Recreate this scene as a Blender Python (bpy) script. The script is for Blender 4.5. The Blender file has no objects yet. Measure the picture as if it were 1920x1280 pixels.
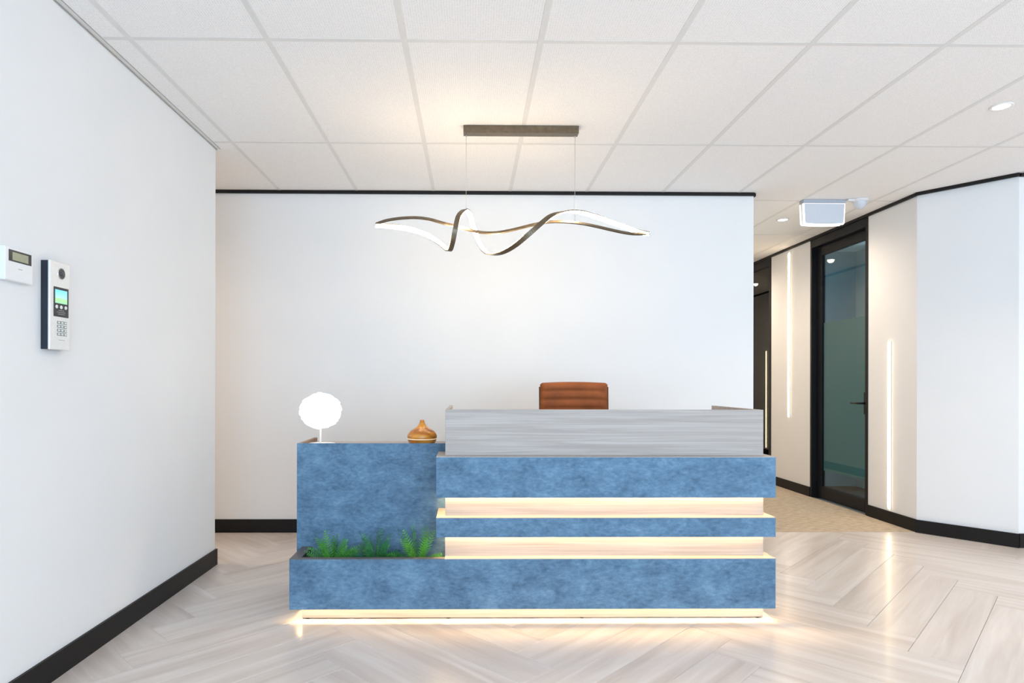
import bpy, bmesh, math, random
from mathutils import Vector, Matrix
random.seed(7)
SC = bpy.context.scene
COL = SC.collection
R = math.radians
PI = math.pi
CEIL = 2.655

# ------------------------------------------------------------------ camera
cam_d = bpy.data.cameras.new('camera')
cam = bpy.data.objects.new('camera', cam_d); COL.objects.link(cam)
cam_d.sensor_width = 36.0
cam_d.lens = 1186 / 1920 * 36.0
cam_d.shift_x = (960 - 897) / 1920
cam_d.shift_y = (719 - 640) / 1920
cam_d.clip_start = 0.05
cam.matrix_world = (Matrix.Translation((0, 0, 1.155)) @ Matrix.Rotation(R(-0.68), 4, 'Z')
                    @ Matrix.Rotation(R(90), 4, 'X') @ Matrix.Rotation(R(0.10), 4, 'Z'))
SC.camera = cam

# ------------------------------------------------------------------ world, exposure
w = bpy.data.worlds.new('sky'); SC.world = w; w.use_nodes = True
w.node_tree.nodes['Background'].inputs[0].default_value = (0.62, 0.78, 1.0, 1)
w.node_tree.nodes['Background'].inputs[1].default_value = 0.08
SC.view_settings.view_transform = 'Standard'
SC.view_settings.look = 'None'
SC.view_settings.gamma = 1.0
SC.view_settings.exposure = 0.0
SC.view_settings.use_curve_mapping = False
try:
    SC.cycles.max_bounces = 10
    SC.cycles.diffuse_bounces = 6
    SC.cycles.sample_clamp_indirect = 6.0
except Exception:
    pass

# ------------------------------------------------------------------ large area lights
def area(name, loc, rot, sx, sy, watts, col, spread=None):
    l = bpy.data.lights.new(name, 'AREA'); l.shape = 'RECTANGLE'
    l.size = sx; l.size_y = sy; l.energy = watts; l.color = col
    if spread: l.spread = R(spread)
    o = bpy.data.objects.new(name, l); COL.objects.link(o)
    o.location = loc; o.rotation_euler = rot
    return o
def spot(name, loc, watts, col, ang=120, blend=0.8, radius=0.05):
    l = bpy.data.lights.new(name, 'SPOT'); l.energy = watts; l.color = col
    l.spot_size = R(ang); l.spot_blend = blend; l.shadow_soft_size = radius
    o = bpy.data.objects.new(name, l); COL.objects.link(o); o.location = loc
    return o
WARM = (1.0, 0.78, 0.54)
CORR = (1.0, 0.81, 0.62)
# daylight through the glazed shopfront behind the camera
area('daylight_front', (2.1, -2.66, 1.35), (R(90), 0, 0), 7.2, 2.3, 325, (0.54, 0.755, 0.97))
# daylight through the windows of the room behind the glass door
area('daylight_office', (6.9, 6.0, 1.5), (R(90), 0, R(90)), 1.8, 1.6, 130, (0.62, 0.86, 1.0))
# unseen fill added to brighten the right side of the room
area('side_fill', (6.06, 1.0, 1.45), (R(90), 0, R(90)), 4.4, 2.0, 55, (1.0, 0.89, 0.78))

# ------------------------------------------------------------------ materials
def new_mat(name):
    m = bpy.data.materials.new(name); m.use_nodes = True
    nt = m.node_tree; b = nt.nodes['Principled BSDF']
    return m, nt, b
def setp(b, **k):
    for a, v in k.items():
        b.inputs[a.replace('_', ' ')].default_value = v
def plain(name, col, rough=0.5, metal=0.0, noise=0.0, scale=20, bump=0.0, spec=0.5, bscale=None):
    m, nt, b = new_mat(name)
    setp(b, Roughness=rough, Metallic=metal)
    b.inputs['Specular IOR Level'].default_value = spec
    tc = nt.nodes.new('ShaderNodeTexCoord')
    n = nt.nodes.new('ShaderNodeTexNoise'); n.inputs['Scale'].default_value = scale
    n.inputs['Detail'].default_value = 4
    nt.links.new(tc.outputs['Object'], n.inputs['Vector'])
    r = nt.nodes.new('ShaderNodeValToRGB')
    lo = [c * (1 - noise) for c in col[:3]] + [1]; hi = [min(1, c * (1 + noise)) for c in col[:3]] + [1]
    r.color_ramp.elements[0].position = 0.3; r.color_ramp.elements[1].position = 0.7
    r.color_ramp.elements[0].color = lo; r.color_ramp.elements[1].color = hi
    nt.links.new(n.outputs['Fac'], r.inputs['Fac'])
    nt.links.new(r.outputs['Color'], b.inputs['Base Color'])
    if bump:
        n2 = nt.nodes.new('ShaderNodeTexNoise'); n2.inputs['Scale'].default_value = bscale or scale * 8
        nt.links.new(tc.outputs['Object'], n2.inputs['Vector'])
        bp = nt.nodes.new('ShaderNodeBump'); bp.inputs['Strength'].default_value = bump
        bp.inputs['Distance'].default_value = 0.002
        nt.links.new(n2.outputs['Fac'], bp.inputs['Height'])
        nt.links.new(bp.outputs['Normal'], b.inputs['Normal'])
    return m
def emit(name, col, strength, base=None):
    m, nt, b = new_mat(name)
    setp(b, Base_Color=(*(base or col), 1), Roughness=0.4)
    b.inputs['Emission Color'].default_value = (*col, 1)
    b.inputs['Emission Strength'].default_value = strength
    return m
def wood(name, stops, scale=(1.2, 22, 22), rough=0.4, rnd=False, bump=0.1, coat=0.0, bands=0.35, fine=0.25):
    """grain runs along local X"""
    m, nt, b = new_mat(name)
    L = nt.links.new; N = nt.nodes.new
    tc = N('ShaderNodeTexCoord'); mp = N('ShaderNodeMapping')
    mp.inputs['Scale'].default_value = scale
    src = tc.outputs['Object']
    if rnd:
        oi = N('ShaderNodeObjectInfo'); mul = N('ShaderNodeMath'); mul.operation = 'MULTIPLY'; mul.inputs[1].default_value = 37
        L(oi.outputs['Random'], mul.inputs[0])
        cmb = N('ShaderNodeCombineXYZ'); L(mul.outputs[0], cmb.inputs[0]); L(mul.outputs[0], cmb.inputs[1])
        add = N('ShaderNodeVectorMath'); add.operation = 'ADD'
        L(src, add.inputs[0]); L(cmb.outputs[0], add.inputs[1]); src = add.outputs[0]
    L(src, mp.inputs['Vector'])
    n1 = N('ShaderNodeTexNoise'); n1.inputs['Scale'].default_value = 1.0; n1.inputs['Detail'].default_value = 5
    n1.inputs['Distortion'].default_value = 0.8
    L(mp.outputs[0], n1.inputs['Vector'])
    mp2 = N('ShaderNodeMapping'); mp2.inputs['Scale'].default_value = (scale[0] * 2.5, scale[1] * 6, scale[2] * 6)
    L(src, mp2.inputs['Vector'])
    n2 = N('ShaderNodeTexNoise'); n2.inputs['Scale'].default_value = 1.0; n2.inputs['Detail'].default_value = 3
    L(mp2.outputs[0], n2.inputs['Vector'])
    mix = N('ShaderNodeMath'); mix.operation = 'MULTIPLY_ADD'; mix.inputs[1].default_value = fine
    L(n2.outputs['Fac'], mix.inputs[0])
    sub = N('ShaderNodeMath'); sub.operation = 'SUBTRACT'; sub.inputs[1].default_value = fine * 0.5
    L(n1.outputs['Fac'], sub.inputs[0]); L(sub.outputs[0], mix.inputs[2])
    fac = mix.outputs[0]
    if rnd:
        ma = N('ShaderNodeMath'); ma.operation = 'MULTIPLY_ADD'; ma.inputs[1].default_value = bands
        L(oi.outputs['Random'], ma.inputs[0])
        s2 = N('ShaderNodeMath'); s2.operation = 'SUBTRACT'; s2.inputs[1].default_value = bands / 2
        L(fac, s2.inputs[0]); L(s2.outputs[0], ma.inputs[2]); fac = ma.outputs[0]
    r = N('ShaderNodeValToRGB')
    cr = r.color_ramp
    while len(cr.elements) < len(stops): cr.elements.new(0.5)
    for e, (p, c) in zip(cr.elements, stops):
        e.position = p; e.color = (*c, 1)
    L(fac, r.inputs['Fac']); L(r.outputs['Color'], b.inputs['Base Color'])
    b.inputs['Roughness'].default_value = rough
    b.inputs['Coat Weight'].default_value = coat
    b.inputs['Coat Roughness'].default_value = 0.12
    if bump:
        bp = N('ShaderNodeBump'); bp.inputs['Strength'].default_value = bump; bp.inputs['Distance'].default_value = 0.001
        L(fac, bp.inputs['Height']); L(bp.outputs['Normal'], b.inputs['Normal'])
    return m
def patina(name):
    m, nt, b = new_mat(name)
    L = nt.links.new; N = nt.nodes.new
    tc = N('ShaderNodeTexCoord')
    n1 = N('ShaderNodeTexNoise'); n1.inputs['Scale'].default_value = 7.5; n1.inputs['Detail'].default_value = 9
    n1.inputs['Roughness'].default_value = 0.74; n1.inputs['Distortion'].default_value = 0.3
    mp = N('ShaderNodeMapping'); mp.inputs['Scale'].default_value = (1.0, 1.0, 1.5)
    L(tc.outputs['Object'], mp.inputs[0]); L(mp.outputs[0], n1.inputs['Vector'])
    n2 = N('ShaderNodeTexNoise'); n2.inputs['Scale'].default_value = 85; n2.inputs['Detail'].default_value = 5
    mp2 = N('ShaderNodeMapping'); mp2.inputs['Scale'].default_value = (0.5, 1, 1)
    L(tc.outputs['Object'], mp2.inputs[0]); L(mp2.outputs[0], n2.inputs['Vector'])
    ma = N('ShaderNodeMath'); ma.operation = 'MULTIPLY_ADD'; ma.inputs[1].default_value = 0.42
    sb = N('ShaderNodeMath'); sb.operation = 'SUBTRACT'; sb.inputs[1].default_value = 0.21
    L(n1.outputs['Fac'], sb.inputs[0]); L(n2.outputs['Fac'], ma.inputs[0]); L(sb.outputs[0], ma.inputs[2])
    r = N('ShaderNodeValToRGB'); cr = r.color_ramp
    for _ in range(2): cr.elements.new(0.5)
    for e, (p, c) in zip(cr.elements, [(0.27, (0.048, 0.098, 0.165)), (0.43, (0.080, 0.160, 0.255)),
                                       (0.56, (0.112, 0.215, 0.330)), (0.74, (0.180, 0.300, 0.425))]):
        e.position = p; e.color = (*c, 1)
    L(ma.outputs[0], r.inputs['Fac']); L(r.outputs['Color'], b.inputs['Base Color'])
    b.inputs['Roughness'].default_value = 0.6; b.inputs['Specular IOR Level'].default_value = 0.35
    bp = N('ShaderNodeBump'); bp.inputs['Strength'].default_value = 0.12; bp.inputs['Distance'].default_value = 0.002
    L(ma.outputs[0], bp.inputs['Height']); L(bp.outputs['Normal'], b.inputs['Normal'])
    return m
def tile_mat():
    m, nt, b = new_mat('perforated_ceiling_tile')
    L = nt.links.new; N = nt.nodes.new
    tc = N('ShaderNodeTexCoord')
    v = N('ShaderNodeTexVoronoi'); v.inputs['Scale'].default_value = 95; v.inputs['Randomness'].default_value = 0.25
    v.feature = 'F1'
    L(tc.outputs['Object'], v.inputs['Vector'])
    r = N('ShaderNodeValToRGB'); r.color_ramp.elements[0].position = 0.18; r.color_ramp.elements[1].position = 0.34
    r.color_ramp.elements[0].color = (0.74, 0.725, 0.71, 1); r.color_ramp.elements[1].color = (0.90, 0.885, 0.87, 1)
    L(v.outputs['Distance'], r.inputs['Fac']); L(r.outputs['Color'], b.inputs['Base Color'])
    b.inputs['Roughness'].default_value = 0.9
    bp = N('ShaderNodeBump'); bp.inputs['Strength'].default_value = 0.25; bp.inputs['Distance'].default_value = 0.001
    L(r.outputs['Color'], bp.inputs['Height']); L(bp.outputs['Normal'], b.inputs['Normal'])
    return m
def carpet_mat():
    m, nt, b = new_mat('beige_loop_carpet')
    L = nt.links.new; N = nt.nodes.new
    tc = N('ShaderNodeTexCoord')
    mp = N('ShaderNodeMapping'); mp.inputs['Scale'].default_value = (14, 60, 1)
    L(tc.outputs['Object'], mp.inputs[0])
    n = N('ShaderNodeTexNoise'); n.inputs['Scale'].default_value = 1; n.inputs['Detail'].default_value = 6; n.inputs['Roughness'].default_value = 0.7
    L(mp.outputs[0], n.inputs['Vector'])
    r = N('ShaderNodeValToRGB'); r.color_ramp.elements[0].position = 0.32; r.color_ramp.elements[1].position = 0.68
    r.color_ramp.elements[0].color = (0.30, 0.245, 0.185, 1); r.color_ramp.elements[1].color = (0.58, 0.495, 0.39, 1)
    L(n.outputs['Fac'], r.inputs['Fac']); L(r.outputs['Color'], b.inputs['Base Color'])
    b.inputs['Roughness'].default_value = 1.0; b.inputs['Specular IOR Level'].default_value = 0.1
    bp = N('ShaderNodeBump'); bp.inputs['Strength'].default_value = 0.6; bp.inputs['Distance'].default_value = 0.004
    L(n.outputs['Fac'], bp.inputs['Height']); L(bp.outputs['Normal'], b.inputs['Normal'])
    return m
def glass(name, col, rough=0.0, ior=1.5, alpha=None):
    m, nt, b = new_mat(name)
    for n in list(nt.nodes):
        if n.type == 'BSDF_PRINCIPLED': nt.nodes.remove(n)
    out = [n for n in nt.nodes if n.type == 'OUTPUT_MATERIAL'][0]
    N = nt.nodes.new; L = nt.links.new
    tr = N('ShaderNodeBsdfTransparent'); tr.inputs[0].default_value = (*col, 1)
    gl = N('ShaderNodeBsdfGlossy'); gl.inputs['Roughness'].default_value = rough
    lw = N('ShaderNodeLayerWeight'); lw.inputs['Blend'].default_value = 0.5; pw = N('ShaderNodeMath'); pw.operation = 'POWER'; pw.inputs[1].default_value = 5
    f0 = ((ior - 1) / (ior + 1)) ** 2
    ma = N('ShaderNodeMath'); ma.operation = 'MULTIPLY_ADD'; ma.inputs[1].default_value = 1 - f0; ma.inputs[2].default_value = f0
    L(lw.outputs['Facing'], pw.inputs[0]); L(pw.outputs[0], ma.inputs[0])
    mx = N('ShaderNodeMixShader'); L(ma.outputs[0], mx.inputs[0]); L(tr.outputs[0], mx.inputs[1]); L(gl.outputs[0], mx.inputs[2])
    L(mx.outputs[0], out.inputs[0])
    return m
def frost(name, col):
    m, nt, b = new_mat(name)
    setp(b, Base_Color=(*col, 1), Roughness=0.35)
    N = nt.nodes.new; L = nt.links.new
    out = [n for n in nt.nodes if n.type == 'OUTPUT_MATERIAL'][0]
    tr = N('ShaderNodeBsdfTranslucent'); tr.inputs[0].default_value = (*[min(1, c * 1.6) for c in col], 1)
    tp = N('ShaderNodeBsdfTransparent'); tp.inputs[0].default_value = (*col, 1)
    m1 = N('ShaderNodeMixShader'); m1.inputs[0].default_value = 0.55; L(b.outputs[0], m1.inputs[1]); L(tr.outputs[0], m1.inputs[2])
    m2 = N('ShaderNodeMixShader'); m2.inputs[0].default_value = 0.25; L(m1.outputs[0], m2.inputs[1]); L(tp.outputs[0], m2.inputs[2])
    L(m2.outputs[0], out.inputs[0])
    return m

M = dict(
    wall=plain('white_wall_paint', (0.80, 0.80, 0.80), 0.75, noise=0.01, scale=3, bump=0.05, bscale=250, spec=0.3),
    black=plain('black_satin_trim', (0.009, 0.008, 0.008), 0.45, noise=0.1, scale=6, spec=0.25),
    frame=plain('black_powder_coat', (0.007, 0.008, 0.010), 0.4, noise=0.1, scale=10, spec=0.25),
    tile=tile_mat(),
    grid=plain('white_grid_steel', (0.74, 0.73, 0.71), 0.5, noise=0.02),
    shadow=plain('grey_gap_shade', (0.36, 0.34, 0.32), 0.6, noise=0.05),  # shade of the groove under the ceiling, painted as grey
    plank=wood('greige_oak_plank', [(0.22, (0.49, 0.43, 0.395)), (0.45, (0.58, 0.525, 0.49)), (0.60, (0.64, 0.59, 0.56)), (0.80, (0.71, 0.67, 0.645))],
               scale=(1.1, 13, 13), rough=0.32, rnd=True, bump=0.06, bands=0.13, fine=0.2, coat=0.15),
    subfloor=plain('dark_screed', (0.20, 0.18, 0.16), 0.9, noise=0.1),
    carpet=carpet_mat(),
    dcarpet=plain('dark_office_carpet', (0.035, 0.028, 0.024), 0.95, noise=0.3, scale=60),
    wood=wood('pale_ash_laminate', [(0.20, (0.335, 0.288, 0.258)), (0.45, (0.385, 0.335, 0.30)), (0.58, (0.43, 0.38, 0.348)), (0.85, (0.51, 0.47, 0.44))],
              scale=(1.3, 48, 48), rough=0.45, bump=0.04, fine=0.5),
    patina=patina('blue_patina_laminate'),
    edge=plain('warm_lit_rim', (0.11, 0.10, 0.10), 0.45, noise=0.1, scale=14),  # upward faces of the rim, warm ceiling light put into the colour
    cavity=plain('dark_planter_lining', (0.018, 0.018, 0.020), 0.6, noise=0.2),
    led=emit('warm_led_tape', (1.0, 0.66, 0.31), 78.0),
    channel=plain('aluminium_channel', (0.7, 0.7, 0.7), 0.35, metal=0.8),
    bronze=plain('bronze_brushed_metal', (0.16, 0.125, 0.085), 0.35, metal=0.7, noise=0.15, scale=40),
    pend_led=emit('pendant_led_diffuser', (1.0, 0.78, 0.51), 64.0),
    steel=plain('steel_wire', (0.55, 0.52, 0.48), 0.3, metal=0.9),
    globe=emit('glowing_white_petal', (1.0, 0.97, 0.93), 1.3),
    whitemetal=plain('white_metal', (0.85, 0.83, 0.80), 0.35, noise=0.01),
    whiteplastic=plain('white_plastic', (0.78, 0.79, 0.80), 0.35, noise=0.01),
    leather=plain('tan_leather', (0.25, 0.068, 0.016), 0.55, noise=0.25, scale=9, bump=0.25, bscale=260, spec=0.25),
    leatherdark=plain('dark_brown_piping', (0.075, 0.028, 0.012), 0.5, noise=0.15),
    chrome=plain('chrome', (0.75, 0.75, 0.76), 0.12, metal=1.0, noise=0.01),
    blackplastic=plain('black_plastic', (0.02, 0.02, 0.022), 0.4, noise=0.1),
    amber=wood('amber_wood_grain', [(0.25, (0.26, 0.070, 0.008)), (0.45, (0.50, 0.165, 0.018)), (0.58, (0.70, 0.28, 0.03)), (0.78, (0.78, 0.36, 0.06))],
               scale=(5, 16, 34), rough=0.28, bump=0.02, fine=0.15, coat=0.3),
    glow_ring=emit('pale_seam_ring', (1.0, 0.80, 0.55), 0.35, base=(0.9, 0.75, 0.55)),
    green1=plain('fern_green', (0.045, 0.24, 0.028), 0.5, noise=0.35, scale=40),
    green2=plain('fern_green_light', (0.10, 0.36, 0.04), 0.5, noise=0.3, scale=40),
    green3=plain('fern_green_deep', (0.022, 0.16, 0.045), 0.5, noise=0.35, scale=40),
    downlight=emit('downlight_lens', (1.0, 0.93, 0.84), 14.0),
    strip=emit('wall_light_diffuser', (1.0, 0.80, 0.52), 14.0),
    signglow=emit('sign_diffuser', (1.0, 0.97, 0.90), 1.1),
    signface=plain('pale_grey_sign_face', (0.60, 0.64, 0.70), 0.3, noise=0.01),
    signtop=plain('grey_blue_sign_housing', (0.40, 0.44, 0.50), 0.4, noise=0.02),
    navy=plain('navy_black_backbox', (0.010, 0.016, 0.030), 0.4, noise=0.1),
    alu=plain('brushed_aluminium', (0.80, 0.79, 0.77), 0.32, metal=0.25, noise=0.03, scale=60),
    screenblack=plain('black_glass_fascia', (0.022, 0.020, 0.022), 0.15, noise=0.05),
    lcd=plain('olive_lcd', (0.30, 0.32, 0.21), 0.25, noise=0.08, scale=60),
    greymark=plain('grey_print', (0.42, 0.42, 0.42), 0.5),
    lens=plain('dark_camera_lens', (0.05, 0.05, 0.055), 0.12, noise=0.2, scale=90),
    key=plain('pale_key', (0.72, 0.75, 0.73), 0.4),
    keyrim=plain('dark_key_rim', (0.10, 0.12, 0.11), 0.5),
    clear=glass('door_glass', (0.60, 0.67, 0.67), 0.0, 1.6),
    dark_glass=glass('dark_side_glass', (0.16, 0.20, 0.12), 0.0, 1.75),
    inner=plain('brown_inner_laminate', (0.20, 0.115, 0.065), 0.5, noise=0.15, scale=30),
    frost=frost('frosted_film', (0.33, 0.40, 0.36)),
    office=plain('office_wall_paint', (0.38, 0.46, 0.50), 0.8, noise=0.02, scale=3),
    officecol=plain('office_column_paint', (0.55, 0.55, 0.52), 0.8, noise=0.02, scale=3),
)
def lcd_picture():
    m, nt, b = new_mat('landscape_lcd')
    N = nt.nodes.new; L = nt.links.new
    tc = N('ShaderNodeTexCoord'); sp = N('ShaderNodeSeparateXYZ'); L(tc.outputs['Generated'], sp.inputs[0])
    n = N('ShaderNodeTexNoise'); n.inputs['Scale'].default_value = 4; L(tc.outputs['Generated'], n.inputs['Vector'])
    a = N('ShaderNodeMath'); a.operation = 'MULTIPLY_ADD'; a.inputs[1].default_value = 0.25
    L(n.outputs['Fac'], a.inputs[0]); L(sp.outputs['Z'], a.inputs[2])
    r = N('ShaderNodeValToRGB'); cr = r.color_ramp; cr.elements.new(0.5); cr.elements.new(0.6)
    for e, (p, c) in zip(cr.elements, [(0.15, (0.28, 0.60, 0.36)), (0.48, (0.36, 0.62, 0.25)), (0.56, (0.36, 0.62, 0.85)), (1.0, (0.18, 0.62, 0.82))]):
        e.position = p; e.color = (*c, 1)
    L(a.outputs[0], r.inputs['Fac']); L(r.outputs['Color'], b.inputs['Base Color']); L(r.outputs['Color'], b.inputs['Emission Color'])
    b.inputs['Emission Strength'].default_value = 0.6; b.inputs['Roughness'].default_value = 0.2
    return m
M['landscape'] = lcd_picture()

# ------------------------------------------------------------------ mesh helpers
def empty(name, loc, label=None, cat=None, group=None, kind=None, rz=0):
    o = bpy.data.objects.new(name, None); COL.objects.link(o)
    o.location = loc; o.rotation_euler = (0, 0, rz); o.empty_display_size = 0.1
    tag(o, label, cat, group, kind)
    return o
def tag(o, label=None, cat=None, group=None, kind=None):
    if label: o['label'] = label
    if cat: o['category'] = cat
    if group: o['group'] = group
    if kind: o['kind'] = kind
    return o
class MB:
    def __init__(self): self.bm = bmesh.new(); self.mats = []; self.cur = 0
    def m(self, mat):
        if mat not in self.mats: self.mats.append(mat)
        self.cur = self.mats.index(mat); return self
    def _paint(self, faces):
        for f in faces: f.material_index = self.cur
    def box(self, x0, x1, y0, y1, z0, z1, bev=0.0, seg=1):
        vs = [self.bm.verts.new((x, y, z)) for x in (x0, x1) for y in (y0, y1) for z in (z0, z1)]
        q = [(0, 1, 3, 2), (4, 6, 7, 5), (0, 4, 5, 1), (2, 3, 7, 6), (0, 2, 6, 4), (1, 5, 7, 3)]
        fs = [self.bm.faces.new([vs[i] for i in f]) for f in q]
        self._paint(fs)
        if bev:
            es = list({e for f in fs for e in f.edges})
            r = bmesh.ops.bevel(self.bm, geom=es, offset=bev, segments=seg, affect='EDGES', profile=0.5)
            self._paint(r['faces'])
        return self
    def prism(self, pts, z0, z1):
        a = [self.bm.verts.new((x, y, z0)) for x, y in pts]; b = [self.bm.verts.new((x, y, z1)) for x, y in pts]
        n = len(pts); fs = [self.bm.faces.new(a[::-1]), self.bm.faces.new(b)]
        for i in range(n): fs.append(self.bm.faces.new((a[i], a[(i + 1) % n], b[(i + 1) % n], b[i])))
        self._paint(fs); return self
    def lathe(self, prof, c=(0, 0, 0), n=32, axis='Z', cap=True):
        rings = []
        for r, h in prof:
            ring = []
            for k in range(n):
                a = 2 * PI * k / n
                if axis == 'Z': p = (c[0] + r * math.cos(a), c[1] + r * math.sin(a), c[2] + h)
                elif axis == 'X': p = (c[0] + h, c[1] + r * math.cos(a), c[2] + r * math.sin(a))
                else: p = (c[0] + r * math.sin(a), c[1] + h, c[2] + r * math.cos(a))
                ring.append(self.bm.verts.new(p))
            rings.append(ring)
        fs = []
        for i in range(len(rings) - 1):
            for k in range(n):
                fs.append(self.bm.faces.new((rings[i][k], rings[i][(k + 1) % n], rings[i + 1][(k + 1) % n], rings[i + 1][k])))
        if cap:
            fs.append(self.bm.faces.new(rings[0][::-1])); fs.append(self.bm.faces.new(rings[-1]))
        for f in fs: f.smooth = True
        self._paint(fs); return self
    def tube(self, pts, r, n=8, cap=True):
        pts = [Vector(p) for p in pts]; rings = []
        up = Vector((0, 0, 1))
        for i, p in enumerate(pts):
            t = (pts[min(i + 1, len(pts) - 1)] - pts[max(i - 1, 0)]).normalized()
            a = t.cross(up)
            if a.length < 0.05: a = t.cross(Vector((1, 0, 0)))
            a.normalize(); b = t.cross(a)
            rr = r[i] if isinstance(r, (list, tuple)) else r
            rings.append([self.bm.verts.new(p + (a * math.cos(2 * PI * k / n) + b * math.sin(2 * PI * k / n)) * rr) for k in range(n)])
        fs = []
        for i in range(len(rings) - 1):
            for k in range(n):
                fs.append(self.bm.faces.new((rings[i][k], rings[i][(k + 1) % n], rings[i + 1][(k + 1) % n], rings[i + 1][k])))
        if cap: fs += [self.bm.faces.new(rings[0][::-1]), self.bm.faces.new(rings[-1])]
        for f in fs: f.smooth = True
        self._paint(fs); return self
    def build(self, name, parent=None, origin=None, label=None, cat=None, group=None, kind=None, recalc=True):
        if recalc: bmesh.ops.recalc_face_normals(self.bm, faces=self.bm.faces)
        me = bpy.data.meshes.new(name)
        off = Vector(origin) if origin is not None else Vector((0, 0, 0))
        if origin is not None:
            for v in self.bm.verts: v.co -= off
        self.bm.to_mesh(me); self.bm.free()
        for mt in self.mats: me.materials.append(mt)
        o = bpy.data.objects.new(name, me); COL.objects.link(o)
        o.location = off
        if parent is not None: o.parent = parent
        tag(o, label, cat, group, kind)
        return o
def B(name, dims, mat, parent=None, bev=0.0, label=None, origin=None, kind=None, cat=None, group=None, seg=1):
    return MB().m(mat).box(*dims, bev=bev, seg=seg).build(name, parent, origin, label, cat, group, kind)

# ------------------------------------------------------------------ the room shell
def S(name, dims, mat, **k): return B(name, dims, mat, kind='structure', **k)
LX = -1.627; BY = 4.933; CX = 2.214; RX = 3.49
S('wall_left', (LX - 0.10, LX, -2.60, 4.044, 0, CEIL + 0.02), M['wall'])
S('wall_back', (-4.2, CX, BY, BY + 0.10, 0, CEIL + 0.02), M['wall'])
S('wall_recess_end', (-4.3, -4.2, 3.3, BY + 0.10, 0, CEIL + 0.02), M['wall'])
S('wall_recess_front', (-4.2, LX - 0.10, 3.3, 3.4, 0, CEIL + 0.02), M['wall'])
S('wall_corridor_left', (CX - 0.10, CX, BY + 0.10, 11.0, 0, CEIL + 0.02), M['wall'])
S('wall_corridor_end', (CX - 0.10, RX + 0.10, 11.0, 11.1, 0, CEIL + 0.02), M['wall'])
S('wall_corridor_right', (RX, RX + 0.10, 4.98, 5.515, 0, CEIL + 0.02), M['wall'])
S('wall_corridor_right', (RX, RX + 0.10, 6.457, 7.31, 0, CEIL + 0.02), M['wall'])
S('wall_corridor_right', (RX, RX + 0.10, 8.8, 11.0, 0, CEIL + 0.02), M['wall'])
Apt = Vector((RX, 4.91)); Bpt = Vector((3.885, 4.44))
MB().m(M['wall']).prism([(RX, 4.91), (3.885, 4.44), (3.96, 4.51), (3.59, 4.95), (3.59, 4.98), (RX, 4.98)], 0, CEIL + 0.02).build('wall_angled', kind='structure')
S('wall_right_return', (3.885, 6.0, 4.44, 4.54, 0, CEIL + 0.02), M['wall'])
# side wall, its opening added for the fill light
S('wall_right', (6.0, 6.1, 3.3, 4.54, 0, CEIL + 0.02), M['wall'])
S('wall_right', (6.0, 6.1, -2.6, -1.3, 0, CEIL + 0.02), M['wall'])
S('wall_right', (6.0, 6.1, -1.3, 3.3, 0, 0.4), M['wall'])
S('wall_right', (6.0, 6.1, -1.3, 3.3, 2.5, CEIL + 0.02), M['wall'])
# glazed shopfront behind the camera
S('wall_front', (LX - 0.1, -1.5, -2.7, -2.6, 0, CEIL + 0.02), M['wall'])
S('wall_front', (5.75, 6.1, -2.7, -2.6, 0, CEIL + 0.02), M['wall'])
S('wall_front', (-1.5, 5.75, -2.7, -2.6, 2.52, CEIL + 0.02), M['wall'])
wf = empty('window_1', (2.1, -2.62, 0.0), kind='structure')
for k in range(6):
    x = -1.5 + 7.25 * k / 5 - 2.1
    B('mullion', (x - 0.03, x + 0.03, -0.02, 0.02, 0.12, 2.46), M['frame'], wf)
B('sill_rail', (-3.6, 3.65, -0.03, 0.03, 0.0, 0.12), M['frame'], wf)
B('head_rail', (-3.6, 3.65, -0.03, 0.03, 2.46, 2.52), M['frame'], wf)
# office behind the glass door
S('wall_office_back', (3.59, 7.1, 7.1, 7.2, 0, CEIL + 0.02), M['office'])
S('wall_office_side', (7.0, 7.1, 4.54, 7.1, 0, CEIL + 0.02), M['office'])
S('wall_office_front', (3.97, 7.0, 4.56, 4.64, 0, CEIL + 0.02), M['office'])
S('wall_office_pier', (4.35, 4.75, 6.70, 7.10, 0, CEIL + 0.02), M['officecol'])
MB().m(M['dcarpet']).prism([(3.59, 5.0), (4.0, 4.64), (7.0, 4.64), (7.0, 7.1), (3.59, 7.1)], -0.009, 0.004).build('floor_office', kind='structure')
# dark room behind the side glass
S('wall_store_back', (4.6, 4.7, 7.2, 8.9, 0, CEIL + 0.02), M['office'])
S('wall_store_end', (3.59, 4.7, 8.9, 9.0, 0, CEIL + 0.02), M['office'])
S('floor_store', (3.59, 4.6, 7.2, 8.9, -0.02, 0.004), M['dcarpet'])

# baseboards and black trims
def skirt(name, p, q, z0, z1, t, side, mat):
    p = Vector(p); q = Vector(q); d = (q - p).normalized(); n = Vector((-d.y, d.x)) * side * t
    MB().m(mat).prism([tuple(p), tuple(q), tuple(q + n), tuple(p + n)], z0, z1).build(name, kind='structure')
BBH = 0.100
def run(nm, p, q, side, trim=None):
    skirt('baseboard_' + nm, p, q, 0.0, BBH, 0.012, side, M['black'])
    if trim: skirt(trim, p, q, CEIL - 0.028, CEIL + 0.004, 0.018, side, M['black'])
run('left', (LX, -2.58), (LX, 4.056), -1)
skirt('baseboard_left_end', (LX - 0.1, 4.044), (LX + 0.012, 4.044), 0, BBH, 0.012, 1, M['black'])
run('back', (-4.2, BY), (CX + 0.0, BY), -1, 'trim_1')
run('corridor_left', (CX, BY), (CX, 11.0), -1, 'trim_2')
run('corridor_right', (RX, 4.905), (RX, 5.515), 1, 'trim_3')
run('corridor_far_right', (RX, 6.457), (RX, 7.31), 1, 'trim_4')
run('angled', (3.479, 4.906), (3.880, 4.428), -1, 'trim_5')
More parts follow.
